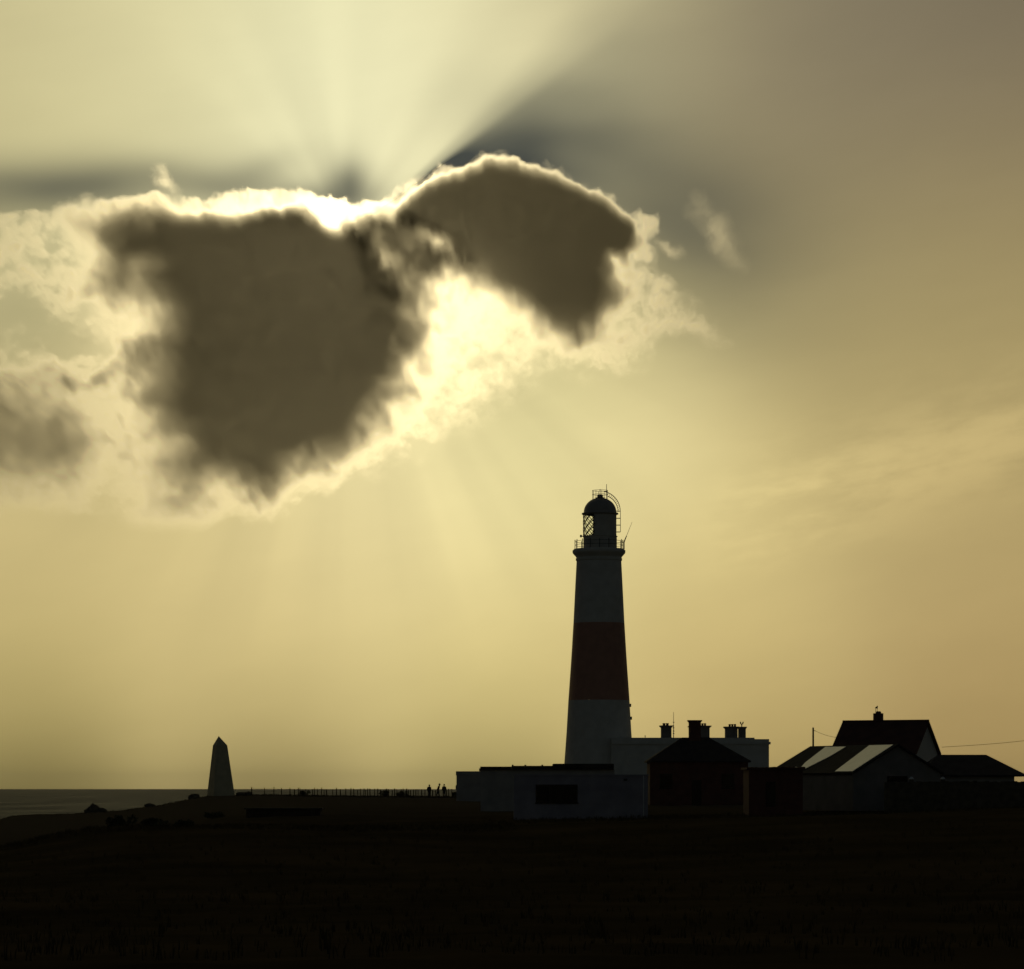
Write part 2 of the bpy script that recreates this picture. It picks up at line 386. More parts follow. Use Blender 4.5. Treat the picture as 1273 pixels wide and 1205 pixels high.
def build_sea():
    mb = MB()
    ys = [-3000, 300, 600, 1200, 2500, 5000, 8000, 12000]
    xs = [-60000, -20000, -6000, -2000, -600, 0, 600, 2000, 6000, 20000, 60000]
    vs = [(x, y, 0) for y in ys for x in xs]; n = len(xs)
    mb.add(vs, [(j*n+i, j*n+i+1, (j+1)*n+i+1, (j+1)*n+i) for j in range(len(ys)-1) for i in range(n-1)])
    m = bpy.data.materials.new('sea_water'); m.use_nodes = True; nt = m.node_tree; b = nt.nodes['Principled BSDF']
    nt.nodes.remove(b); df = nt.nodes.new('ShaderNodeBsdfDiffuse'); df.inputs[0].default_value = (.016,.018,.014,1)
    b = nt.nodes.new('ShaderNodeBsdfAnisotropic'); mxs = nt.nodes.new('ShaderNodeMixShader'); mxs.inputs[0].default_value = SEA_SPEC
    nt.links.new(df.outputs[0], mxs.inputs[1]); nt.links.new(b.outputs[0], mxs.inputs[2]); nt.links.new(mxs.outputs[0], nt.nodes['Material Output'].inputs[0])
    g = nt.nodes.new('ShaderNodeNewGeometry'); mp = nt.nodes.new('ShaderNodeMapping')
    mp.inputs['Scale'].default_value = (.012, .004, 1); nt.links.new(g.outputs['Position'], mp.inputs[0])
    n1 = nt.nodes.new('ShaderNodeTexNoise'); n1.inputs['Scale'].default_value = 1; n1.inputs['Detail'].default_value = 9; n1.inputs['Roughness'].default_value = .65
    nt.links.new(mp.outputs[0], n1.inputs[0])
    mr = nt.nodes.new('ShaderNodeMapRange'); mr.inputs['From Min'].default_value = .35; mr.inputs['From Max'].default_value = .65
    mr.inputs['To Min'].default_value = .26; mr.inputs['To Max'].default_value = .52
    nt.links.new(n1.outputs[0], mr.inputs[0]); nt.links.new(mr.outputs[0], b.inputs['Roughness'])
    bp = nt.nodes.new('ShaderNodeBump'); bp.inputs['Strength'].default_value = .6; bp.inputs['Distance'].default_value = 6
    n2 = nt.nodes.new('ShaderNodeTexNoise'); n2.inputs['Scale'].default_value = .05; n2.inputs['Detail'].default_value = 8
    nt.links.new(g.outputs['Position'], n2.inputs[0]); nt.links.new(n2.outputs[0], bp.inputs['Height']); nt.links.new(bp.outputs[0], b.inputs['Normal'])
    tag(mb.build('sea', m), kind='structure')
SEA_SPEC = 0.10
build_sea()

# ------------------------------------------------------------------ lighthouse
def build_lighthouse():
    Y = 410.0; k = Y / F; c = P(744.6, 990, Y); cx, cy = c.x, c.y
    z = lambda py: ZC + (HY - py) * k
    g0 = z(994)
    t = thing('lighthouse', (cx, cy, g0), 'tall white lighthouse tower with a broad red band and a black lantern', 'lighthouse')
    prof = [(1000, 47.3), (990, 46.2), (948, 43.0), (916, 40.6), (871, 38.0), (820, 34.4), (775, 31.7), (730, 29.5), (697, 27.8)]
    rr = lambda py: np.interp(-py, [-p for p, _ in prof], [r for _, r in prof]) * k
    c2 = (cx, cy)
    MB().lathe([(rr(p), z(p)) for p in (1000, 985, 960, 935, 910, 890, 871)], c2, 64, closed=False).build('lower_tower', M['white'], t, True)
    MB().lathe([(rr(p)+.004, z(p)) for p in (871, 850, 830, 810, 790, 775)], c2, 64, closed=False).build('red_band', M['red'], t, True)
    MB().lathe([(rr(p), z(p)) for p in (775, 750, 730, 710, 697)], c2, 64, closed=False).build('upper_tower', M['white'], t, True)
    # gallery cornice
    MB().lathe([(27.6*k, z(698)), (28.8*k, z(697)), (28.8*k, z(694.5)), (28*k, z(694)), (28.6*k, z(692.5)), (30*k, z(691)), (32.2*k, z(688.5)),
                (32.9*k, z(687)), (32.9*k, z(684.6)), (31.4*k, z(683.6)), (31.4*k, z(683)), (.2, z(683))], c2, 64, closed=False).build('gallery', M['white'], t)
    # gallery railing
    rail = MB()
    for py in (673.4, 678.0):
        rail.tube([(cx + 29.8*k*math.cos(a), cy + 29.8*k*math.sin(a), z(py)) for a in np.linspace(0, 2*math.pi, 49)[:-1]], .03, 5, loop=True)
    rl = rail.build('gallery_railing', M['iron'], t)
    for i in range(16):
        a = 2*math.pi*i/16
        x, y = cx + 29.8*k*math.cos(a), cy + 29.8*k*math.sin(a)
        p = MB().tube([(x, y, z(683.2)), (x, y, z(672.2))], .055, 6)
        p.tube([(x, y, z(672.2)), (x, y, z(671.2))], .09, 6, r1=.03); p.build('baluster', M['iron'], rl)
    # lantern house
    lc = (P(746, 650, Y).x, cy); RL = 20.8*k
    MB().lathe([(RL, z(683)), (RL, z(668)), (RL+.1, z(667.6)), (RL+.1, z(666.8)), (RL-.12, z(666.8))], lc, 48, closed=False).build('lantern_base', M['grey_paint'], t)
    # glazing is open to the west; the landward side is blanked with dark sheets
    op = 66
    MB().lathe([(RL-.05, z(667.2)), (RL-.05, z(640))], lc, 40, 180+op, 540-op).build('blank_panel', M['grey_paint'], t)
    MB().lathe([(RL-.08, z(667.2)), (RL-.08, z(640))], lc, 24, 180-op, 180+op).build('lantern_glass', M['glass'], t, True)
    lat = MB(); zt, zb = z(640.2), z(667)
    nd = 14; op = 66
    for i in range(nd):
        for sgn in (1, -1):
            for seg in range(9):
                am = math.degrees(2*math.pi*i/nd + sgn*(seg+.5)/9*math.pi*.44) % 360
                if abs(am - 180) > op + 3: continue
                pts = []
                for j in range(7):
                    u = (seg + j/6)/9
                    a = 2*math.pi*i/nd + sgn*u*math.pi*.44
                    pts.append((lc[0] + RL*math.cos(a), lc[1] + RL*math.sin(a), zb + (zt-zb)*u))
                lat.tube(pts, .06, 4)
    lat.build('lattice_bars', M['iron'], t)
    # dark lamp pedestal inside
    MB().lathe([(.5, z(683)), (.5, z(668)), (.9, z(664)), (.95, z(646)), (.5, z(642)), (.2, z(640))], (lc[0] + .55, lc[1]), 20).build('lamp_optic', M['iron'], t)
    # dome
    dome = [(RL+.05, z(640.2)), (RL+.22, z(639.6)), (RL+.22, z(638.2)), (RL-.05, z(637.4))]
    for j in range(1, 12):
        a = R(90*j/12); dome.append(((RL-.05)*math.cos(a)**.95, z(637.4) + 18.4*k*math.sin(a)))
    dome += [(.75, z(618.9)), (.01, z(618.8))]
    MB().lathe(dome, lc, 48, closed=False).build('dome', M['lead'], t, True)
    v = MB().lathe([(4.6*k, z(619.4)), (3.6*k, z(618.2)), (3.6*k, z(616.4)), (4.1*k, z(616.2)), (3.0*k, z(615.2)), (.01, z(614.6))], lc, 20, closed=False)
    v.tube([(lc[0], lc[1], z(615)), (lc[0], lc[1], z(609.5))], .05, 6)
    v.lathe([(.01, z(610)), (.11, z(609.2)), (.01, z(608.2))], lc, 8, closed=False)
    v.build('ventilator', M['lead'], t)
    # roof platform rail round the crown of the dome
    top = MB(); RT = 9.6*k
    for py in (610, 615):
        top.tube([(lc[0] + RT*math.cos(a), lc[1] + RT*math.sin(a), z(py)) for a in np.linspace(0, 2*math.pi, 25)[:-1]], .028, 4, loop=True)
    for i in range(8):
        a = 2*math.pi*(i+.25)/8; x, y = lc[0] + RT*math.cos(a), lc[1] + RT*math.sin(a)
        top.tube([(x, y, z(621.5)), (x, y, z(609.8))], .032, 4)
    top.build('roof_railing', M['iron'], t)
    MB().tube([(lc[0] + 8*k, lc[1] - .2, z(621)), (lc[0] + 8*k, lc[1] - .2, z(602.3))], .06, 6, r1=.04).build('lightning_rod', M['iron'], t)
    # ladder curving over the dome, with its hoop rail
    lad = MB()
    for dy in (-.23, .23):
        arc = [(lc[0] + 9*k, cy + dy, z(611))]
        for a in np.linspace(80, 0, 14):
            arc.append((lc[0] + (25.2*k)*math.cos(R(a)), cy + dy, z(636) + 25.4*k*math.sin(R(a))))
        arc += [(lc[0] + 25.3*k, cy + dy, z(645)), (lc[0] + 25.3*k, cy + dy, z(661.5))]
        lad.tube(arc, .03, 4)
        arc2 = []
        for a in np.linspace(66, 0, 12):
            arc2.append((lc[0] + 22.4*k*math.cos(R(a)), cy + dy, z(636.5) + 21.6*k*math.sin(R(a))))
        lad.tube(arc2, .03, 4)
    for a in np.linspace(8, 66, 11):
        lad.tube([(lc[0] + 22.4*k*math.cos(R(a)), cy, z(636.5) + 21.6*k*math.sin(R(a))), (lc[0] + 25.2*k*math.cos(R(a)), cy, z(636) + 25.4*k*math.sin(R(a)))], .024, 4)
    for py in (635.6, 644.5, 653, 661.5):
        for dy in (-.23, .23):
            lad.tube([(lc[0] + RL - .05, cy + dy, z(py)), (lc[0] + 25.4*k, cy + dy, z(py))], .04, 4)
    for py in np.arange(637, 661, 2.7):
        lad.tube([(lc[0] + 25.3*k, cy - .23, z(py)), (lc[0] + 25.3*k, cy + .23, z(py))], .02, 4)
    lad.build('ladder', M['iron'], t)
    a0, a1 = P(775.8, 674, Y), P(785.8, 649.2, Y)
    wa = MB().tube([a0, a0.lerp(a1, .3)], .1, 6, r1=.07); wa.tube([a0.lerp(a1, .28), a1], .035, 5, r1=.018); wa.tube([P(773.5, 674.6, Y), a0, P(775.8, 683, Y)], .09, 6)
    wa.build('whip_aerial', M['iron'], t)
    fl = MB().tube([P(725.6, 667, Y), P(722.4, 666.6, Y)], .05, 5); q = P(722.2, 666.6, Y); fl.lathe([(.02, q.z-.2), (.14, q.z-.15), (.14, q.z+.12), (.02, q.z+.2)], (q.x, q.y), 8)
    fl.build('fog_lamp', M['iron'], t)
    for py, px in ((877, 783.6), (893, 784.6)):
        q = P(px, py, Y); MB().box((q.x-.25, q.y-.15, q.z-.22), (q.x+.12, q.y+.15, q.z+.22)).build('wall_lamp', M['iron'], t)
build_lighthouse()

# ------------------------------------------------------------------ building helpers
def pbox(mb, px0, px1, py_top, py_bot, Y, depth):
    a, b = P(px0, py_bot, Y), P(px1, py_top, Y)
    return mb.box((a.x, Y, a.z), (b.x, Y + depth, b.z))

def chimney(px0, px1, ptop, pbot, Y, depth, mat, parent, cap=1.6, potrng=None, pot_top=None, ledge=None):
    k = Y / F; a, b = P(px0, pbot, Y), P(px1, ptop, Y)
    mb = MB(); mb.box((a.x, Y, a.z), (b.x, Y+depth, b.z - 2.6*k))
    e = cap*k
    mb.box((a.x-.45*e, Y-.45*e, b.z - 2.6*k), (b.x+.45*e, Y+depth+.45*e, b.z - 1.4*k))
    mb.box((a.x-e, Y-e, b.z - 1.4*k), (b.x+e, Y+depth+e, b.z))
    mb.box((a.x-.5*k, Y-.5*k, a.z), (b.x+.5*k, Y+depth+.5*k, a.z + 1.6*k))
    if ledge: zz = P(0, ledge, Y).z; mb.box((a.x-.7*e, Y-.7*e, zz-.6*k), (b.x+.7*e, Y+depth+.7*e, zz+.6*k))
    ch = mb.build('chimney', mat, parent)
    if potrng:
        p0, p1 = P(potrng[0], ptop, Y), P(potrng[1], pot_top, Y); n = max(1, round((p1.x-p0.x)/.42)); w = (p1.x-p0.x)/n
        for i in range(n):
            r_ = w*.47
            MB().lathe([(r_*.95, p0.z-.01), (r_*.85, p0.z+(p1.z-p0.z)*.7), (r_, p0.z+(p1.z-p0.z)*.75), (r_, p1.z), (r_*.7, p1.z)], (p0.x + w*(i+.5), Y+depth/2), 12).build('chimney_pot', M['pot'], ch)
    return ch

def window(px0, px1, py0, py1, Y, parent, fmat):
    a, b = P(px0, py1, Y), P(px1, py0, Y); t_ = .09
    fr = MB(); y0, y1 = Y-.04, Y+.06
    fr.box((a.x, y0, a.z), (a.x+t_, y1, b.z)); fr.box((b.x-t_, y0, a.z), (b.x, y1, b.z))
    fr.box((a.x+t_, y0, b.z-t_), (b.x-t_, y1, b.z)); fr.box((a.x+t_, y0, a.z), (b.x-t_, y1, a.z+t_))
    n = max(1, round((b.x-a.x)/1.1))
    for i in range(1, n):
        x = a.x + (b.x-a.x)*i/n; fr.box((x-.03, y0+.01, a.z+t_), (x+.03, y1, b.z-t_))
    f = fr.build('window', fmat, parent)
    MB().box((a.x+.02, Y-.012, a.z+.02), (b.x-.02, Y-.004, b.z-.02)).build('pane', M['winglass'], f)
    MB().box((a.x-.08, Y-.12, a.z-.09), (b.x+.08, Y+.02, a.z-.002)).build('sill', fmat, f)
    return f

# keepers' block beside the tower
def build_keepers():
    Y = 404.0; k = Y/F; a = P(760, 992, Y); b = P(956, 919, Y)
    t = thing('keepers_block', (P(870, 0, Y).x, Y, H(P(870,0,Y).x, Y)), 'two storey white block with chimneys adjoining the lighthouse', 'building')
    MB().box((a.x, Y, H(30, Y)-.6), (b.x, Y+8.5, b.z - 3*k)).build('wall', M['white'], t)
    par = MB(); zt = b.z; zl = P(0, 917.2, Y).z
    par.box((a.x, Y-.02, b.z-3*k+.001), (P(938,0,Y).x, Y+8.52, zl)); par.box((P(938,0,Y).x+.002, Y-.021, b.z-3*k+.001), (b.x+.02, Y+8.53, zt)); par.build('parapet', M['white'], t)
    MB().box((a.x, Y-.16, P(0,925.5,Y).z), (b.x+.22, Y+8.66, P(0,922.4,Y).z)).build('cornice', M['white'], t)
    chimney(822.2, 834.8, 902, 918.4, Y+2, 1.6, M['grey_wall'], t, 2.0, (823.8, 832), 899)
    chimney(868.5, 882.2, 902.2, 918.4, Y+3, 1.6, M['grey_wall'], t, 2.2, (869, 878.5), 899.2)
    chimney(902, 917, 903.4, 918.6, Y+2, 1.5, M['grey_wall'], t, 2.0, (906, 915.8), 900.2)
    c = chimney(918.4, 927.2, 903.6, 918.8, Y+2.2, 1.2, M['grey_wall'], t, 1.2)
    q = P(922.1, 903.5, Y+2.8); cw = MB().tube([q, q + Vector((0,0,.35))], .08, 6)
    cw.tube([q + Vector((-.2,0,.68)), q + Vector((-.14,0,.4)), q + Vector((0,0,.33)), q + Vector((.14,0,.4)), q + Vector((.2,0,.68))], .09, 6); cw.build('chimney_cowl', M['iron'], c)
    ms = MB(); ms.tube([P(837.4, 918, Y+2.5), P(837.4, 902, Y+2.5)], .06, 6); ms.tube([P(837.4, 902, Y+2.5), P(837.3, 885.5, Y+2.5)], .04, 5, r1=.025)
    for py in (898, 905, 909, 912): p = P(837.4, py, Y+2.5); ms.tube([p - Vector((.12,0,0)), p + Vector((.12,0,0))], .05, 5)
    ms.build('radio_mast', M['iron'], t)
    p = P(802, 917, Y+1); MB().tube([p, p + Vector((0,0,.3))], .06, 6).build('roof_vent', M['iron'], t)
build_keepers()

def hip_roof(mb, x0, x1, y0, y1, ze, zr, rx0, rx1, over=.35):
    ym = (y0+y1)/2; s = (zr-ze)
    e = [(x0-over, y0-over, ze), (x1+over, y0-over, ze), (x1+over, y1+over, ze), (x0-over, y1+over, ze), (rx0, ym, zr), (rx1, ym, zr)]
    lo = [(x, y, z-.16) for x, y, z in e[:4]]
    mb.add(e + lo, [(0,1,5,4), (1,2,5), (2,3,4,5), (3,0,4), (6,7,1,0), (7,8,2,1), (8,9,3,2), (9,6,0,3), (9,8,7,6)])
    return mb

# dark brick cottage with a hipped roof in front of the block
def build_cottage():
    Y = 318.0; a, b = P(808, 1008, Y), P(930, 948, Y)
    t = thing('brick_cottage', (P(868,0,Y).x, Y+3.5, H(P(868,0,Y).x, Y)), 'dark brick cottage with a hipped roof and stout chimney before the white block', 'cottage')
    MB().box((a.x, Y, H(a.x, Y)-.5), (b.x, Y+7, P(0,947,Y).z)).build('wall', M['brick'], t)
    ze, zr = P(0, 946, Y).z, P(0, 917, Y+3.5).z
    hip_roof(MB(), a.x, b.x, Y, Y+7, ze, zr, P(850,0,Y).x, P(884,0,Y).x, .3).build('roof', M['darktile'], t)
    chimney(856.8, 871.2, 895.4, 922, Y+3.0, 1.2, M['brick'], t, 1.7, None, None, 903.6)
    for px in (828, 905): window(px-8, px+8, 962, 980, Y, t, M['timber'])
    d0, d1 = P(860, 1002, Y), P(872, 970, Y); d = MB().box((d0.x, Y-.05, d0.z), (d1.x, Y+.02, d1.z)).build('door', M['timber'], t)
    MB().tube([(d1.x-.12, Y-.11, (d0.z+d1.z)/2), (d1.x-.12, Y-.05, (d0.z+d1.z)/2)], .035, 6).build('handle', M['iron'], d)
build_cottage()

def build_store():
    Y = 249.0; a, b = P(931, 1010, Y), P(998, 953, Y)
    t = thing('brick_store', (P(964,0,Y).x, Y, H(P(964,0,Y).x, Y)), 'low dark red brick store between the cottage and the gabled house', 'shed')
    MB().box((a.x, Y, H(a.x, Y)-.5), (b.x, Y+6, P(0,957,Y).z)).build('wall', M['brick'], t)
    mb = MB(); z1 = P(0,954.6,Y).z; n = 28
    for i in range(n):
        x0 = a.x-.2 + (b.x-a.x+.4)*i/n; x1 = a.x-.2 + (b.x-a.x+.4)*(i+1)/n
        mb.box((x0, Y-.25, P(0,957,Y).z+.002), (x1-.01, Y+6.25, z1 + random.uniform(0, .10)))
    mb.build('roof', M['tile'], t)
    dd = MB(); p = P(952, 1003, Y); q = P(964, 972, Y); dd.box((p.x, Y-.05, p.z), (q.x, Y+.02, q.z)); dd.build('door', M['timber'], t)
build_store()

# flat roofed range on the left and the little pale block at its end
def build_range():
    Y = 300.0
    t = thing('flat_roofed_range', (P(680,0,Y).x, Y, H(P(680,0,Y).x, Y)), 'long low range with a dark stepped flat roof behind the cool white building', 'building')
    a, b = P(597.5, 1000, Y), P(764, 956, Y)
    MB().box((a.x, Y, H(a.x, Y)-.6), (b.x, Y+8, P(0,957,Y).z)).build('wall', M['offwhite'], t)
    rf = MB(); zb = P(0,957,Y).z + .001
    for i, (p0, p1, top) in enumerate(((597, 636, 953.2), (636, 688, 952.2), (688, 763, 949.6))):
        rf.box((P(p0,0,Y).x + .002*i, Y-.3-.004*i, zb), (P(p1,0,Y).x, Y+8.3+.004*i, P(0,top,Y).z))
    for p0 in (636.3, 652, 673): rf.box((P(p0,0,Y).x, Y-.2, P(0,952.4,Y).z), (P(p0+2.2,0,Y).x, Y+.2, P(0,950.9,Y).z))
    rf.box((P(595.6,0,Y).x, Y+.2, P(0,958.6,Y).z), (P(597,0,Y).x, Y+7.8, P(0,955.4,Y).z))
    rf.build('roof', M['felt'], t)
build_range()
def build_endblock():
    Y = 345.0; a, b = P(567.4, 994, Y), P(598, 959, Y)
    t = thing('square_hut', (P(582,0,Y).x, Y, H(P(582,0,Y).x, Y)), 'small square pale hut with a capped flat roof next to the walkers', 'hut')
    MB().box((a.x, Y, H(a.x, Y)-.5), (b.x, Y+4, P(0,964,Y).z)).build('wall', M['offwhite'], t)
    MB().box((a.x-.06, Y-.08, P(0,964,Y).z+.001), (b.x+.06, Y+4.08, b.z)).build('roof', M['offwhite'], t)
    q = P(566.4, 978.5, Y+2); MB().box((q.x, q.y-.15, q.z-.3), (a.x, q.y+.15, q.z+.2)).build('meter_box', M['timber'], t)
build_endblock()

def build_whitehouse():
    Y = 262.0; a, b = P(638.5, 1019, Y), P(805.5, 963, Y)
    t = thing('white_building', (P(722,0,Y).x, Y, H(P(722,0,Y).x, Y)), 'cool white flat roofed building with one wide dark window before the lighthouse', 'building')
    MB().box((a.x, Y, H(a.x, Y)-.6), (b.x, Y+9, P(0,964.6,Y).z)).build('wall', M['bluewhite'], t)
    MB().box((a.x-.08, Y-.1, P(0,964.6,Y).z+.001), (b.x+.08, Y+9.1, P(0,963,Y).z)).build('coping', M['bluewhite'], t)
    window(666, 718, 975.5, 998, Y, t, M['timber'])
    d0, d1 = P(776, 1017, Y), P(789, 985, Y)
    d = MB().box((d0.x, Y-.04, d0.z), (d1.x, Y+.02, d1.z)).build('door', M['bluewhite'], t)
    MB().tube([(d0.x+.12, Y-.1, (d0.z+d1.z)/2), (d0.x+.12, Y-.04, (d0.z+d1.z)/2)], .03, 6).build('handle', M['iron'], d)
    p = P(777.5, 969.5, Y); MB().box((p.x-.15, Y-.12, p.z-.1), (p.x+.15, Y, p.z+.1)).build('wall_lamp', M['iron'], t)
    g = MB().tube([P(800, 964.8, Y-.08), P(800, 1016, Y-.08)], .05, 6); g.build('downpipe', M['paleframe'], t)
build_whitehouse()

# gabled house at the right: ridge runs obliquely away to the left
def gable_house(Fp, ridge_dir, length, half, drop, wall_h, mats, t, over=.3, th=.16):
    rd = Vector((*ridge_dir, 0)).normalized(); gd = Vector((-rd.y, rd.x, 0))
    if gd.y > 0: gd = -gd      # gd points to the front eave
    up = Vector((0,0,1))
    ze = Fp.z - drop
    w = MB(); base = Fp.z - drop - wall_h
    e = half - over
    slope = drop / half
    pts = []
    for q, zz in ((Fp + gd*e, base), (Fp - gd*e, base), (Fp - gd*e, Fp.z - slope*e - th - .02), (Fp, Fp.z - th - .03), (Fp + gd*e, Fp.z - slope*e - th - .02)):
        pts.append(Vector((q.x, q.y, zz)) + rd*over)
    w.slab(pts, rd*(length - 2*over)); w.build('wall', mats[0], t)
    planes = []
    for s_ in (1, -1):
        a = Fp.copy(); b = Fp + gd*(s_*half) - up*drop
        n = (b - a).cross(rd); n.normalize()
        if n.z < 0: n = -n
        r_ = MB(); r_.slab([a, b, b + rd*length, a + rd*length], -n*th); r_.build('roof', mats[1], t)
        planes.append((a, n))
    return rd, gd, planes

def on_plane(px, py, plane, lift=.0):
    a, n = plane; o = Vector((0,0,ZC)); d = Vector(((px-CX)/F, 1, (HY-py)/F)); tt = (a - o).dot(n) / d.dot(n)
    return o + d*tt + n*lift

def build_house():
    Fp = P(1155, 896, 272)
    t = thing('gabled_house', (Fp.x-4, 272, H(Fp.x-4, 272)), 'gabled house with a red tiled roof and a chimney on its ridge', 'house')
    rd, gd, pl = gable_house(Fp, (-.91, .42), 8.4, 4.0, 3.05, 5.6, (M['white'], M['tile']), t)
    rg = MB(); rg.tube([Fp + Vector((0,0,.02)), Fp + rd*8.4 + Vector((0,0,.02))], .09, 6); rg.build('ridge_tiles', M['tile'], t)
    # chimney astride the ridge
    c = P(1091.8, 896, 274.5); q = MB(); q.frust((c.x, c.y), .86, .8, .86, .8, c.z-1.0, P(0,887,274.5).z, 0); q.frust((c.x+.02, c.y), .5, .5, .34, .34, P(0,887,274.5).z+.001, P(0,884.4,274.5).z, 0)
    ch = q.build('chimney', M['brick'], t)
    z0, z1 = P(0,884.6,274.5).z, P(0,878.6,274.5).z; x = P(1089.6,0,274.5).x
    cw = MB()
    for s_ in (-1, 1): cw.tube([(x+.07*s_, c.y, z0-.25), (x+.07*s_, c.y, z1-.1)], .022, 4)
    cw.add([(x-.16, c.y-.1, z1-.12), (x+.1, c.y-.1, z1-.2), (x+.12, c.y-.1, z1+.1), (x-.16, c.y+.1, z1-.12), (x+.1, c.y+.1, z1-.2), (x+.12, c.y+.1, z1+.1)],
           [(0,1,2), (5,4,3), (0,3,4,1), (1,4,5,2), (2,5,3,0)])
    cw.build('chimney_cowl', M['iron'], ch)
    # extension with pale roof sheets
    F2 = P(1117, 925, 255)
    t2 = thing('gabled_extension', (F2.x-3, 258, H(F2.x-3, 258)), 'low gabled outbuilding with two pale strips on its dark roof', 'building')
    rd, gd, pl = gable_house(F2, (-.38, .925), 16.2, 4.6, 2.52, 3.3, (M['grey_wall'], M['felt']), t2, over=.25)
    A, n = pl[0]
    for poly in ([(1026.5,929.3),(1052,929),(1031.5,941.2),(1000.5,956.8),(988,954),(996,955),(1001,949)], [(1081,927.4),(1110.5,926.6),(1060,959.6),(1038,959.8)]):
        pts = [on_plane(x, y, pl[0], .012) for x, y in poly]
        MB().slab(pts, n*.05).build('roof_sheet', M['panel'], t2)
    g = F2 + rd*(.25 - .02) - Vector((0,0,3.4))
    w = MB(); U = Vector((0,0,1)); w.slab([g + gd*1 - U*.6, g - gd*1 - U*.6, g - gd*1 + U*.6, g + gd*1 + U*.6], -rd*.05); f = w.build('window', M['timber'], t2)
    g2 = g - rd*.055; w = MB(); w.slab([g2 + gd*.9 - U*.5, g2 - gd*.9 - U*.5, g2 - gd*.9 + U*.5, g2 + gd*.9 + U*.5], -rd*.01); w.build('pane', M['winglass'], f)
    # low hipped annexe at the right edge
    Y = 264.0; a, b = P(1150, 1000, Y), P(1261, 966, Y)
    t3 = thing('hipped_annexe', (P(1210,0,Y).x, Y, H(P(1210,0,Y).x, Y)), 'low dark annexe with a hipped roof right of the gabled house', 'building')
    MB().box((a.x, Y, H(a.x,Y)-.6), (b.x, Y+7, P(0,965.5,Y).z)).build('wall', M['offwhite'], t3)
    ze, zr = P(0, 963.4, Y).z, P(0, 938.4, Y+3.5).z
    hip_roof(MB(), a.x, P(1268,0,Y).x, Y, Y+7, ze, zr, P(1166,0,Y+3.5).x, P(1226,0,Y+3.5).x, .5).build('roof', M['darktile'], t3)
    window(1196, 1222, 972, 986, Y, t3, M['timber'])
build_house()

# dark garden wall with two pale post caps in front of the house
def build_gardenwall():
    Y = 250.0
    t = thing('garden_wall', (P(1150,0,Y).x, Y, H(P(1150,0,Y).x, Y)), 'dark garden wall with two pale capped posts below the gabled house', 'wall')
    w = MB(); x0, x1 = P(1100,0,Y).x, P(1300,0,Y).x; n = 40
    for i in range(n):
        xa, xb = x0 + (x1-x0)*i/n, x0 + (x1-x0)*(i+1)/n
        w.box((xa, Y, H(xa,Y)-.5), (xb-.004, Y+.4, P(0,971.5,Y).z + random.uniform(-.06,.06) - .02*abs(i-20)/10))
    w.build('wall', M['rock'], t)
    for px in (1133.5, 1172.5):
        p = P(px, 967, Y); po = MB().box((p.x-.16, Y-.06, H(p.x,Y)-.4), (p.x+.16, Y+.46, p.z-.12)).build('post', M['rock'], t)
        MB().frust((p.x, Y+.2), .40, .5, .12, .14, p.z-.12, p.z+.08).build('post_cap', M['paleframe'], po)
build_gardenwall()

# ------------------------------------------------------------------ obelisk
def build_obelisk():
    Y = 374.0; k = Y/F; c = P(274.6, 990, Y); rot = R(24); kk = 1/(math.cos(rot)+math.sin(rot))
    t = thing('obelisk', (c.x, Y, H(c.x, Y)), 'pale stone obelisk standing alone on the skyline at the left', 'monument')
    z = lambda py: ZC + (HY-py)*k
    w0, w1 = 36.8*k*kk, 18.8*k*kk; top = P(273.6,0,Y).x - c.x
    MB().frust((c.x, Y), w0, w0, w1, w1, z(992), z(927), rot, (top, 0)).build('shaft', M['stone'], t, bevel=.03)
    m = MB(); ca, sa = math.cos(rot), math.sin(rot); b = []
    for sx, sy in ((-1,-1),(1,-1),(1,1),(-1,1)):
        x, y = sx*w1/2, sy*w1/2; b.append((c.x+top + x*ca - y*sa, Y + x*sa + y*ca, z(927)+.001))
    ap = P(271.9, 915.2, Y)
    m.add(b + [ap], [(3,2,1,0), (0,1,4), (1,2,4), (2,3,4), (3,0,4)]); m.build('pyramid_cap', M['stone'], t)
build_obelisk()

# ------------------------------------------------------------------ fence along the skyline
def build_fence():
    Y = 371.0
    pos = [313, 329, 340.5, 350, 360.5, 365.8, 371, 373.2, 380, 389, 391, 394.6, 400, 403, 406.3, 413.5, 418, 423.5, 430, 436, 440, 445]
    x = 448.
    while x < 566: pos.append(x); x += random.choice((2.3, 2.9, 3.4, 4.2, 5.4))
    mid = P(440, 0, Y)
    t = thing('post_fence', (mid.x, Y, H(mid.x, Y)), 'fence of uneven timber posts along the skyline between obelisk and hut', 'fence')
    wire = MB()
    prev = None
    for px in pos:
        p = P(px, 0, Y + random.uniform(-.6, .9)); g = H(p.x, p.y); h = random.uniform(.82, 1.08) + (.12 if px < 345 else 0)
        lean = random.uniform(-.05, .05); r_ = random.uniform(.05, .085)
        MB().tube([(p.x, p.y, g-.3), (p.x + lean, p.y, g+h)], r_, 6, r1=r_*.85).build('post', M['timber'], t)
        cur = [Vector((p.x + lean*.9, p.y-.06, g+h-.16)), Vector((p.x+lean*.5, p.y-.06, g+h*.45))]
        if prev: 
            for a, b in zip(prev, cur): wire.tube([a, (a+b)/2 - Vector((0,0,.03)), b], .010, 4)
        prev = cur
    wire.build('wire', M['iron'], t)
build_fence()

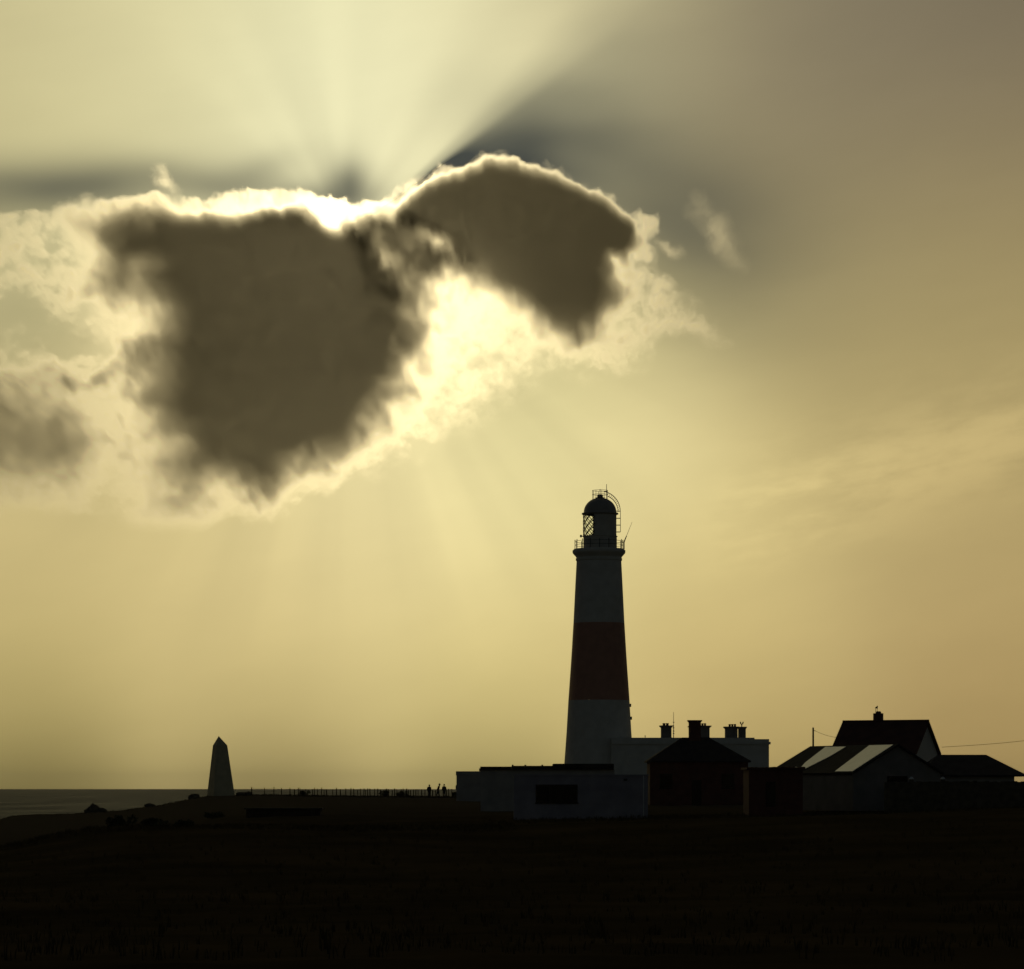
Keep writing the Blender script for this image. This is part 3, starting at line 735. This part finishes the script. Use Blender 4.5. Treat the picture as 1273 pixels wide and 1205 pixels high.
# ------------------------------------------------------------------ three walkers
def skin(name, chain, mat, parent, sub=2):
    """chain: list of (pos, radius, parent index)"""
    me = bpy.data.meshes.new(name); me.from_pydata([c[0] for c in chain], [(c[2], i) for i, c in enumerate(chain) if c[2] is not None], [])
    o = bpy.data.objects.new(name, me); COL.objects.link(o); o.parent = parent; me.materials.append(mat)
    md = o.modifiers.new('body', 'SKIN'); 
    for i, c in enumerate(chain):
        sv = me.skin_vertices[0].data[i]; r_ = c[1]; sv.radius = r_ if isinstance(r_, tuple) else (r_, r_)
        sv.use_root = (c[2] is None)
    s_ = o.modifiers.new('smooth', 'SUBSURF'); s_.levels = 1; s_.render_levels = sub
    return o

def person(px, pyhead, Y, heading, lean, stride, bulk, coat, label):
    p = P(px, 0, Y); g = H(p.x, Y)
    top = ZC + (HY-pyhead)*Y/F; hgt = min(1.86, max(1.6, top-g))
    t = thing('person', (p.x, Y, g), label, 'person', 'walkers by the fence'); t.rotation_euler.z = heading
    s = hgt/1.75
    L = lambda z: lean*max(0, z-.9)
    V = lambda x, y, z: (x*s, (y)*s + 0, z*s)
    # local: facing -Y; body lean along -Y
    def B(x, y, z): return V(x, y - L(z), z)
    st = stride
    body = [(B(0,0,.95), (.15,.12), None), (B(0,0,1.12), (.15*bulk,.115), 0), (B(0,0,1.30), (.18*bulk,.125), 1), (B(0,0,1.42), (.13,.10), 2), (B(0,-.01,1.50), (.062,.065), 3),
            (B(0,-.035,1.57), (.088,.105), 4), (B(0,-.03,1.64), (.105,.135), 5), (B(0,-.015,1.71), (.105,.13), 6), (B(0,0,1.765), (.05,.06), 7),
            (B(.085,0,.88), .095, 0), (V(.09,-.10*st-.02,.5), .07, 9), (V(.09,.0-.22*st,.10), .045, 10), (V(.09,-.14-.22*st,.045), .042, 11),
            (B(-.085,0,.88), .095, 0), (V(-.09,.06*st-.02,.5), .07, 13), (V(-.09,.30*st,.12), .045, 14), (V(-.09,-.12+.30*st,.05), .042, 15),
            (B(.21*bulk,0,1.37), .07, 2), (B(.26*bulk,.03,1.12), .05, 17), (B(.23*bulk,-.10,.92), .036, 18), (B(.22*bulk,-.13,.84), (.02,.04), 19),
            (B(-.21*bulk,0,1.37), .07, 2), (B(-.26*bulk,.03,1.12), .05, 21), (B(-.23*bulk,-.06,.90), .036, 22), (B(-.22*bulk,-.08,.82), (.02,.04), 23),
            (B(0,-.175,1.625), (.016,.02), 6)]
    skin('body', body, M['skin'], t)
    coatb = [(B(0,0,.74), (.205*bulk,.17), None), (B(0,0,.92), (.20*bulk,.165), 0), (B(0,0,1.15), (.20*bulk,.16), 1), (B(0,0,1.34), (.205*bulk,.145), 2), (B(0,0,1.45), (.13,.11), 3), (B(0,-.01,1.52), (.082,.085), 4),
             (B(.20*bulk,0,1.385), .095, 3), (B(.27*bulk,.03,1.12), .072, 6), (B(.24*bulk,-.08,.93), .056, 7), (B(-.20*bulk,0,1.385), .095, 3), (B(-.27*bulk,.03,1.12), .072, 9), (B(-.24*bulk,-.05,.91), .056, 10)]
    skin('coat', coatb, coat, t)
    tr = []
    for a, b in ((10, 11), (14, 15)):
        x = .08 if a == 10 else -.08
        k0 = len(tr); tr += [(B(x,0,.96), (.115,.14), None), (B(x*1.05,0,.82), (.115,.13), k0), (body[a][0], .09, k0+1), (body[b][0], .075, k0+2)]
    skin('trousers', tr, M['cloth'], t)
    for a in (11, 15):
        p0 = Vector(body[a][0]); skin('shoe', [(tuple(p0 + Vector((0,.05,-.045))), (.055,.05), None), (tuple(p0 + Vector((0,-.08,-.055))), (.055,.042), 0), (tuple(p0 + Vector((0,-.19,-.06))), (.045,.032), 1)], M['iron'], t)
    skin('hair', [(B(0,.075,1.60), (.085,.06), None), (B(0,.05,1.68), (.112,.10), 0), (B(0,0,1.745), (.10,.11), 1), (B(0,-.01,1.785), (.04,.05), 2)], M['hair'], t)
    return t
person(533.4, 975.8, 384, R(150), .10, 1.0, 1.12, M['cloth'], 'walker in a bulky dark coat, leftmost of three by the fence')
person(544.2, 974.6, 384, R(80), .30, 1.0, 0.92, M['clothred'], 'slim walker leaning forward in the middle of the three')
person(552.2, 975.2, 384, R(200), .04, .6, 1.0, M['cloth'], 'upright walker closest to the square hut')

# ------------------------------------------------------------------ bushes, rocks, grass
def bush(px, py, Y, w, d, h, label, n=700, seed=1, name='bush', mat='leaf'):
    rn = random.Random(seed); p = P(px, 0, Y); g = H(p.x, Y); m = MB()
    lobes = [(rn.uniform(-.5,.5)*w*.7, rn.uniform(-.4,.4)*d, rn.uniform(.2,.65)*h, rn.uniform(.25,.45)*min(w, 2*h)*.6) for _ in range(6 + int(w*2))]
    for i in range(n):
        lx, ly, lz, lr = rn.choice(lobes); v = Vector((rn.gauss(0,1), rn.gauss(0,1), rn.gauss(0,1))).normalized() * lr * rn.uniform(.55, 1.05)
        c = Vector((p.x+lx, Y+ly, g+max(.02, lz+v.z*.8))) + Vector((v.x, v.y, 0)); s_ = rn.uniform(.04, .10)
        a = Vector((rn.gauss(0,1), rn.gauss(0,1), rn.gauss(0,1))).normalized(); b = a.cross(Vector((rn.gauss(0,1), rn.gauss(0,1), rn.gauss(0,1)))).normalized()
        m.add([c - a*s_*1.5, c + b*s_*.6, c + a*s_*1.5, c - b*s_*.6], [(0,1,2,3)])
    for lx, ly, lz, lr in lobes:
        m.tube([(p.x+lx*.3, Y+ly*.3, g-.1), (p.x+lx*.8, Y+ly*.8, g+lz*.6), (p.x+lx, Y+ly, g+lz)], .03, 4, r1=.01)
    o = MB(); 
    root = bpy.data.objects.new
    me_o = m.build(name, M[mat]); me_o.data.transform(Matrix.Translation((-p.x, -Y, -g))); me_o.location = (p.x, Y, g)
    return tag(me_o, label, 'bush', 'bushes on the headland')
bush(148, 0, 226, 2.6, 1.6, .95, 'dark rounded bush on the near slope, first of three from the shore', 900, 11)
bush(193, 0, 226, 2.2, 1.4, .85, 'dark bush on the near slope, middle of three', 800, 12)
bush(229, 0, 226, 1.6, 1.2, .60, 'smallest of three dark bushes on the near slope', 700, 13)
bush(379, 0, 372, 1.4, .8, .75, 'low bush among the fence posts nearest the obelisk', 500, 14)
bush(475, 0, 372, 1.6, .8, .95, 'bush among the fence posts halfway to the walkers', 600, 15)
bush(502, 0, 372, 2.2, .8, .75, 'wide low bush among the fence posts left of the walkers', 600, 16)
bush(566, 0, 366, .9, .6, .9, 'scrubby bush between the walkers and the square hut', 400, 18)
bush(1288, 0, 266, 4.2, 2.0, 2.1, 'dark hedge bush under the annexe eave', 2600, 17)
bush(268, 0, 300, 3.2, 1.6, .7, 'low spreading bush on the slope below the obelisk', 800, 19)

def rock(px, Y, w, h, label, seed, cat='rock'):
    rn = random.Random(seed); p = P(px, 0, Y); g = H(p.x, Y); m = MB()
    bm = bmesh.new(); bmesh.ops.create_icosphere(bm, subdivisions=3, radius=1)
    for v in bm.verts:
        q = v.co.copy(); n_ = math.sin(q.x*3.1+seed)*math.cos(q.y*2.7+seed*2)*.16 + math.sin(q.z*5+q.x*4+seed)*.08
        q *= 1 + n_ + rn.uniform(-.07,.07); q = Vector((round(q.x*3.2)/3.2*.5 + q.x*.5, q.y, round(q.z*3)/3*.5 + q.z*.5))
        v.co = Vector((q.x*w/2, q.y*w/2.6, q.z*h*.75 + h*.2))
    me = bpy.data.meshes.new('rock'); bm.to_mesh(me); bm.free(); me.materials.append(M['rock'])
    o = bpy.data.objects.new('rock', me); COL.objects.link(o); o.location = (p.x, Y, g)
    return tag(o, label, cat, 'rocks on the skyline')
rock(117.5, 370, 1.7, 1.05, 'tallest block of the rock pile on the skyline over the sea', 3)
rock(110, 370, 1.0, .62, 'small rock left of the tallest block over the sea', 4)
rock(127, 370, 1.3, .55, 'low rock right of the tallest block over the sea', 5)
rock(241, 371, 1.5, .62, 'rock beside the obelisk foot, on its seaward side', 6)
rock(300, 371, 1.5, .45, 'flat rock on the skyline just right of the obelisk', 7)
rock(308, 371, .9, .55, 'small upright rock before the first fence post', 8)
rock(186, 370, 1.4, .45, 'low rock halfway down the shore slope from the obelisk', 9)

def build_hut():
    Y = 285.0; a, b = P(306, 1022, Y), P(398, 1005, Y)
    t = thing('beach_hut', (P(352,0,Y).x, Y, H(P(352,0,Y).x, Y)), 'low dark flat roofed hut sunk in the slope below the fence', 'hut')
    MB().box((a.x, Y, H(a.x, Y)-1.2), (b.x, Y+3, b.z-.1)).build('wall', M['timber'], t)
    MB().box((a.x-.2, Y-.25, b.z-.099), (b.x+.2, Y+3.2, b.z+.03)).build('roof', M['felt'], t)
    d0, d1 = P(330, 1021, Y), P(341, 1009, Y); MB().box((d0.x, Y-.05, H(d0.x,Y)), (d1.x, Y+.02, d1.z)).build('door', M['timber'], t)
build_hut()

def build_grass():
    rn = random.Random(5); m = MB(); pts = []
    def scatter(n, y0, y1, p0, p1, h0, h1):
        for _ in range(n):
            Y = rn.uniform(y0, y1); px = rn.uniform(p0, p1); pts.append(((px-CX)*Y/F, Y, rn.uniform(h0, h1)))
    scatter(2600, 218, 232, -60, 640, .12, .38); scatter(900, 366, 375, -40, 262, .06, .22); scatter(1500, 366, 375, 292, 575, .06, .30)
    scatter(1800, 60, 215, -60, 1330, .15, .4); scatter(1500, 238, 262, 600, 1330, .12, .4)
    xs = np.array([p[0] for p in pts]); ys = np.array([p[1] for p in pts]); zs = ground_np(xs, ys)
    vs = []; fs = []
    for (x, y, h), z in zip(pts, zs):
        for b in range(5):
            a = rn.uniform(0, 6.283); bx, by = x + rn.gauss(0,.09), y + rn.gauss(0,.09); hh = h*rn.uniform(.5, 1); w = .018
            dx, dy = math.cos(a), math.sin(a); le = rn.uniform(.1, .45)*hh; o = len(vs)
            vs += [(bx - dy*w, by + dx*w, z-.08), (bx + dy*w, by - dx*w, z-.08), (bx + dx*le*.4 + dy*w*.6, by + dy*le*.4 - dx*w*.6, z+hh*.6), (bx + dx*le, by + dy*le, z+hh)]
            fs += [(o, o+1, o+2), (o, o+2, o+3)]
    m.v = vs; m.f = fs
    tag(m.build('grass', M['blade']), kind='stuff')
build_grass()

# ------------------------------------------------------------------ pole and wires
def build_pole():
    Y = 300.0; p = P(1010.9, 0, Y); g = H(p.x, Y); top = P(1010.9, 904.6, Y)
    t = thing('telegraph_pole', (p.x, Y, g), 'thin telegraph pole rising behind the outbuilding roof', 'pole')
    MB().tube([(p.x, Y, g-.5), top], .12, 8, r1=.085).build('pole', M['timber'], t)
    MB().tube([(p.x, Y-.12, top.z-.3), (p.x+.25, Y-.2, top.z-.36)], .03, 5).build('bracket', M['iron'], t)
    a = Vector((p.x+.2, Y-.2, top.z-.36)); b = P(1039, 917, 276); pts = [a.lerp(b, u) - Vector((0,0,.08*math.sin(math.pi*u))) for u in np.linspace(0, 1, 10)]
    tag(MB().tube(pts, .018, 4).build('overhead_wire', M['iron']), 'short wire from the thin pole to the red roof', 'wire')
    Y2 = 290.0; q = P(1420, 0, Y2); g = H(q.x, Y2); tp = P(1420, 893, Y2)
    t = thing('telegraph_pole', (q.x, Y2, g), 'telegraph pole far to the right of the annexe', 'pole')
    MB().tube([(q.x, Y2, g-.5), tp + Vector((0,0,.4))], .12, 8, r1=.085).build('pole', M['timber'], t)
    a = P(1171, 929, 275); b = tp; n = 20
    pts = [a.lerp(b, u) - Vector((0,0,.55*math.sin(math.pi*u))) for u in np.linspace(0, 1, n)]
    tag(MB().tube(pts, .018, 4).build('overhead_wire', M['iron']), 'long slack wire running right from the gabled house over the annexe', 'wire')
build_pole()

# ------------------------------------------------------------------ the cumulus before the sun
def build_cloud():
    D = 30000.0; st = 1.6; KS = D/10000
    xs = np.arange(-120, 961, st); ys = np.arange(160, 671, st)      # photo columns and rows give metres at the cloud's distance
    gx, gy = np.meshgrid(xs, ys)
    def sst(v, a, b):
        t = np.clip((v-a)/(b-a), 0, 1); return t*t*(3-2*t)
    def sdf(poly, x, y):
        p = np.array(poly, float); n = len(p); d = np.full(x.shape, 1e9); ins = np.zeros(x.shape, bool)
        for i in range(n):
            a, b = p[i], p[(i+1) % n]; e = b-a; t = np.clip(((x-a[0])*e[0] + (y-a[1])*e[1]) / (e@e + 1e-9), 0, 1)
            d = np.minimum(d, np.hypot(x-a[0]-t*e[0], y-a[1]-t*e[1]))
            c = ((a[1] > y) != (b[1] > y)) & (x < (b[0]-a[0])*(y-a[1])/(b[1]-a[1]+1e-12) + a[0]); ins ^= c
        return np.where(ins, d, -d)
    def warp(seed, amp, wl, oct=5, gain=.55):
        return (fbm(seed, gx/wl, gy/wl, oct, gain) - .5)*2*amp, (fbm(seed+50, gx/wl, gy/wl, oct, gain) - .5)*2*amp
    low = sst(gy, 285, 420)                                      # 0 at the crisp top, 1 at the ragged base
    w1x, w1y = warp(1, 1, 55); w2x, w2y = warp(2, 1, 26)
    amp = 7 + 17*low
    X = gx + w1x*amp + w2x*3.5; Yy = gy + w1y*amp*.9 + w2y*3.5
    puff = (.42 - fbm(9, gx/34 + w2x*.2, gy/34 + w2y*.2, 5, .58, True))*19
    micro = fbm(12, gx/9 + w2x*.5, gy/8 + w2y*.5, 4, .6)
    topline = [(-120,250),(-60,256),(0,262),(40,266),(70,262),(95,256),(130,248),(170,245),(205,243),(250,248),(290,242),(312,235),(340,234),(370,237),(400,243),(420,250),(440,256),(455,256),(470,248),(490,242),(515,226),(540,207),(560,205),(576,204),(602,192),(618,194),(642,200),(682,207),(712,219),(742,234),(772,252),(792,262),(814,266)]
    V = topline + [(818,285),(808,300),(824,332),(850,362),(884,388),(902,434),(868,424),(830,420),(790,452),(740,470),(690,476),(650,486),(620,520),(560,545),(500,578),(450,596),(400,610),(340,622),(280,628),(220,612),(170,572),(120,560),(60,572),(0,578),(-120,582)]
    A = [(80,272),(110,262),(150,264),(200,262),(250,268),(290,272),(330,266),(368,262),(390,272),(410,284),(436,286),(460,300),(482,335),(505,372),(522,420),(517,455),(492,490),(458,530),(432,562),(400,580),(370,577),(340,604),(318,600),(290,604),(242,620),(212,608),(197,585),(210,560),(190,520),(172,490),(186,455),(182,420),(186,382),(150,370),(130,350),(118,310),(92,290)]
    Bp = [(500,272),(514,246),(542,226),(570,216),(608,203),(650,208),(700,224),(748,250),(786,276),(792,300),(780,320),(758,318),(755,342),(776,370),(750,408),(716,436),(692,414),(656,394),(622,374),(590,354),(572,326),(562,298)]
    J = [(430,282),(462,272),(490,268),(520,275),(548,292),(566,318),(556,348),(525,382),(500,360),(470,322)]
    C = [(-120,498),(0,486),(55,480),(104,512),(128,552),(104,590),(0,606),(-120,608)]
    wid = 4 + 26*low
    dV = sdf(V, X, Yy) + puff*(1-low)
    veil = sst(dV, -wid*.55, wid*1.2)
    tex = fbm(4, gx/70 + w1x*.35, gy/52 + w1y*.35, 7, .58)
    fine = fbm(6, gx/20 + w2x*.4, gy/17 + w2y*.4, 5, .6)
    tx = np.clip(.5 + (tex-.5)*2.6 + (fine-.5)*1.6 + (micro-.5)*.8, 0, 1.5)
    left = 1 - sst(gx, 130, 260)
    right = sst(gx, 690, 780)
    left = left*(1 - sst(gy, 520, 600)*.9)
    txl = np.clip(.5 + (tex-.5)*2.7 + (fine-.5)*1.0 + (micro-.5)*.25, 0, 1.4)
    tau = veil*((.06 + .62*tx**1.7)*(1 + .8*right - .46*(1-right))*(1-left) + left*(.08 + 2.9*txl**2.2))
    # thin bright hole under the sun's right side, and a clear patch at the left
    def blob(cx, cy, rx, ry, p=2): return np.exp(-(np.abs((X-cx)/rx)**p + np.abs((Yy-cy)/ry)**p))
    hole = blob(563,400,44,58) + .30*blob(630,425,60,36)
    tau = tau*(1-.8*np.clip(hole,0,1)) + np.clip(hole,0,1)*.95*veil*(.45 + 1.0*tx)
    tau *= 1 - .85*blob(28,412,58,48) - .35*blob(85,345,40,26)
    tau *= 1 - .75*sst(gy, 588, 622)*(1-sst(gx, 120, 210))
    tau *= 1 - .45*sst(gy, 600, 640)
    edge = 1 + .0*low
    keep = np.clip(1.15*blob(568,402,48,58) + .8*blob(632,428,58,34), 0, 1)
    def core(poly, t, w0, extra=0): 
        d = sdf(poly, X, Yy) + (fine-.5)*(9+9*low) + (tex-.5)*(6+28*low) + (micro-.5)*(5+3*low)
        return t*(1-.95*keep)*sst(d, -w0*(.9+2.9*low), w0*(.9+2.7*low))**1.15
    cs = core(A, 7.1, 11 + 16*(1-sst(gx,150,330)))*(1-.12*sst(gy,420,600))*(.40+.60*sst(gx + (tex-.5)*150, 88, 208)) + core(Bp, 7.0, 10) + core(J, 7.2, 21)*(.72+.32*tx) + core(C, 3.7, 14)
    tau = tau*np.exp(-cs*.42) + cs*(1 + (fine-.5)*.55*np.exp(-cs*.35) + (micro-.5)*.4*np.exp(-cs*.35))
    tau = tau + veil*(.35+.8*tx)*np.exp(-((gx-395)/105)**2 - ((gy-256)/26)**2)
    # dense crown just under the bright rim near the sun: thin there, so that light comes through
    # loose scraps
    for (cx, cy, rx, ry, a, rot) in ((893,290,12,30,.5,-35), (205,224,7,15,.55,-35), (832,308,13,6,.45,30), (800,292,8,12,.5,0), (868,255,10,12,.18,0), (915,325,10,9,.12,0)):
        ca, sn = math.cos(R(rot)), math.sin(R(rot)); ux = gx + w2x*9 - cx; uy = gy + w2y*9 - cy
        u = ux*ca + uy*sn; v = uy*ca - ux*sn
        tau = tau + a*np.exp(-((u/rx)**2 + (v/ry)**2))*np.clip(fine*2.2-.35, 0, 1.5)
    edgeX = sst(gx, -118, -70); edgeT = sst(gy, 160, 172)*(1-sst(gy, 632, 668)); tau = tau*edgeX*edgeT
    tau[tau < .012] = 0
    thick = KS*(22 + 95*np.clip(tau/6, 0, 1)**.8)                   # half depth in metres
    nx, nz = len(xs), len(ys)
    k = D/F
    x0, x1 = (xs[0]-CX)*k, (xs[-1]-CX)*k; zt, zb = ZC + (HY-ys[0])*k, ZC + (HY-ys[-1])*k
    c0 = Vector(((x0+x1)/2, D, zb))
    img = bpy.data.images.new('cloud_depth_map', nx, nz, alpha=True, float_buffer=True, is_data=True)
    buf = np.zeros((nz, nx, 4), np.float32); buf[..., 0] = tau[::-1]; buf[..., 1] = thick[::-1]; buf[..., 3] = 1
    img.pixels.foreach_set(buf.ravel()); img.update()
    vd = bpy.data.volumes.new('cumulus_cloud')
    o = bpy.data.objects.new('cumulus_cloud', vd); COL.objects.link(o); o.location = c0
    tag(o, 'big dark cumulus cloud with a glowing white rim hiding the sun', 'cloud')
    HD = 120.0*KS
    ng = bpy.data.node_groups.new('cloud_volume', 'GeometryNodeTree'); S.nt = ng
    ng.interface.new_socket('Geometry', in_out='INPUT', socket_type='NodeSocketGeometry'); ng.interface.new_socket('Geometry', in_out='OUTPUT', socket_type='NodeSocketGeometry')
    N = ng.nodes.new; Lk = ng.links.new
    gi, go = N('NodeGroupInput'), N('NodeGroupOutput')
    pos = N('GeometryNodeInputPosition'); sp = N('ShaderNodeSeparateXYZ'); Lk(pos.outputs[0], sp.inputs[0])
    px_, py_, pz_ = (S(sp.outputs[i]) for i in range(3))
    iu = ((px_ - (x0-c0.x)) * ((nx-1)/(x1-x0)) + .5) * (1.0/nx); iv = (pz_ * ((nz-1)/(zt-zb)) + .5) * (1.0/nz)
    cb = N('ShaderNodeCombineXYZ'); Lk(iu.k, cb.inputs[0]); Lk(iv.k, cb.inputs[1])
    it = N('GeometryNodeImageTexture'); it.interpolation = 'Linear'; it.extension = 'EXTEND'; it.inputs['Image'].default_value = img; Lk(cb.outputs[0], it.inputs['Vector'])
    sc_ = N('ShaderNodeSeparateXYZ'); Lk(it.outputs['Color'], sc_.inputs[0])
    tau_s, th_s = S(sc_.outputs[0]), S(sc_.outputs[1])
    nz3 = N('ShaderNodeTexNoise'); nz3.noise_dimensions = '3D'; nz3.inputs['Scale'].default_value = .02/KS; nz3.inputs['Detail'].default_value = 3
    rel = S.m('ABSOLUTE', py_) / th_s
    win = S.m('MAXIMUM', 1.0 - rel*rel, 0.0)*1.5
    dens = tau_s * 1000.0 / (th_s*2.0) * win * (S(nz3.outputs[0])*.2 + .9)
    vc = N('GeometryNodeVolumeCube'); Lk(dens.k, vc.inputs['Density'])
    vc.inputs['Min'].default_value = (x0-c0.x, -HD, 0); vc.inputs['Max'].default_value = (x1-c0.x, HD, zt-zb)
    vc.inputs['Resolution X'].default_value = nx; vc.inputs['Resolution Y'].default_value = 33; vc.inputs['Resolution Z'].default_value = nz
    sm = N('GeometryNodeSetMaterial'); Lk(vc.outputs[0], sm.inputs['Geometry']); Lk(sm.outputs[0], go.inputs[0])
    m = bpy.data.materials.new('cloud_vapour'); m.use_nodes = True; nt = m.node_tree; nt.nodes.clear()
    pv = nt.nodes.new('ShaderNodeVolumePrincipled'); mo = nt.nodes.new('ShaderNodeOutputMaterial'); nt.links.new(pv.outputs[0], mo.inputs['Volume'])
    pv.inputs['Color'].default_value = (.64, .63, .60, 1); pv.inputs['Density'].default_value = .001; pv.inputs['Anisotropy'].default_value = .932
    sm.inputs['Material'].default_value = m
    vd.materials.append(m)
    md = o.modifiers.new('vapour', 'NODES'); md.node_group = ng
build_cloud()

# ------------------------------------------------------------------ thin sea haze
def build_haze():
    o = MB().box((-4500, -60, -30), (4500, 12800, 66)).build('haze', M['rock'])
    m = bpy.data.materials.new('sea_haze'); m.use_nodes = True; nt = m.node_tree; nt.nodes.clear()
    pv = nt.nodes.new('ShaderNodeVolumePrincipled'); mo = nt.nodes.new('ShaderNodeOutputMaterial'); nt.links.new(pv.outputs[0], mo.inputs['Volume'])
    pv.inputs['Color'].default_value = (.95,.93,.88,1); pv.inputs['Density'].default_value = 2.2e-5; pv.inputs['Anisotropy'].default_value = .5
    o.data.materials.clear(); o.data.materials.append(m)
    tag(o, kind='stuff')
build_haze()
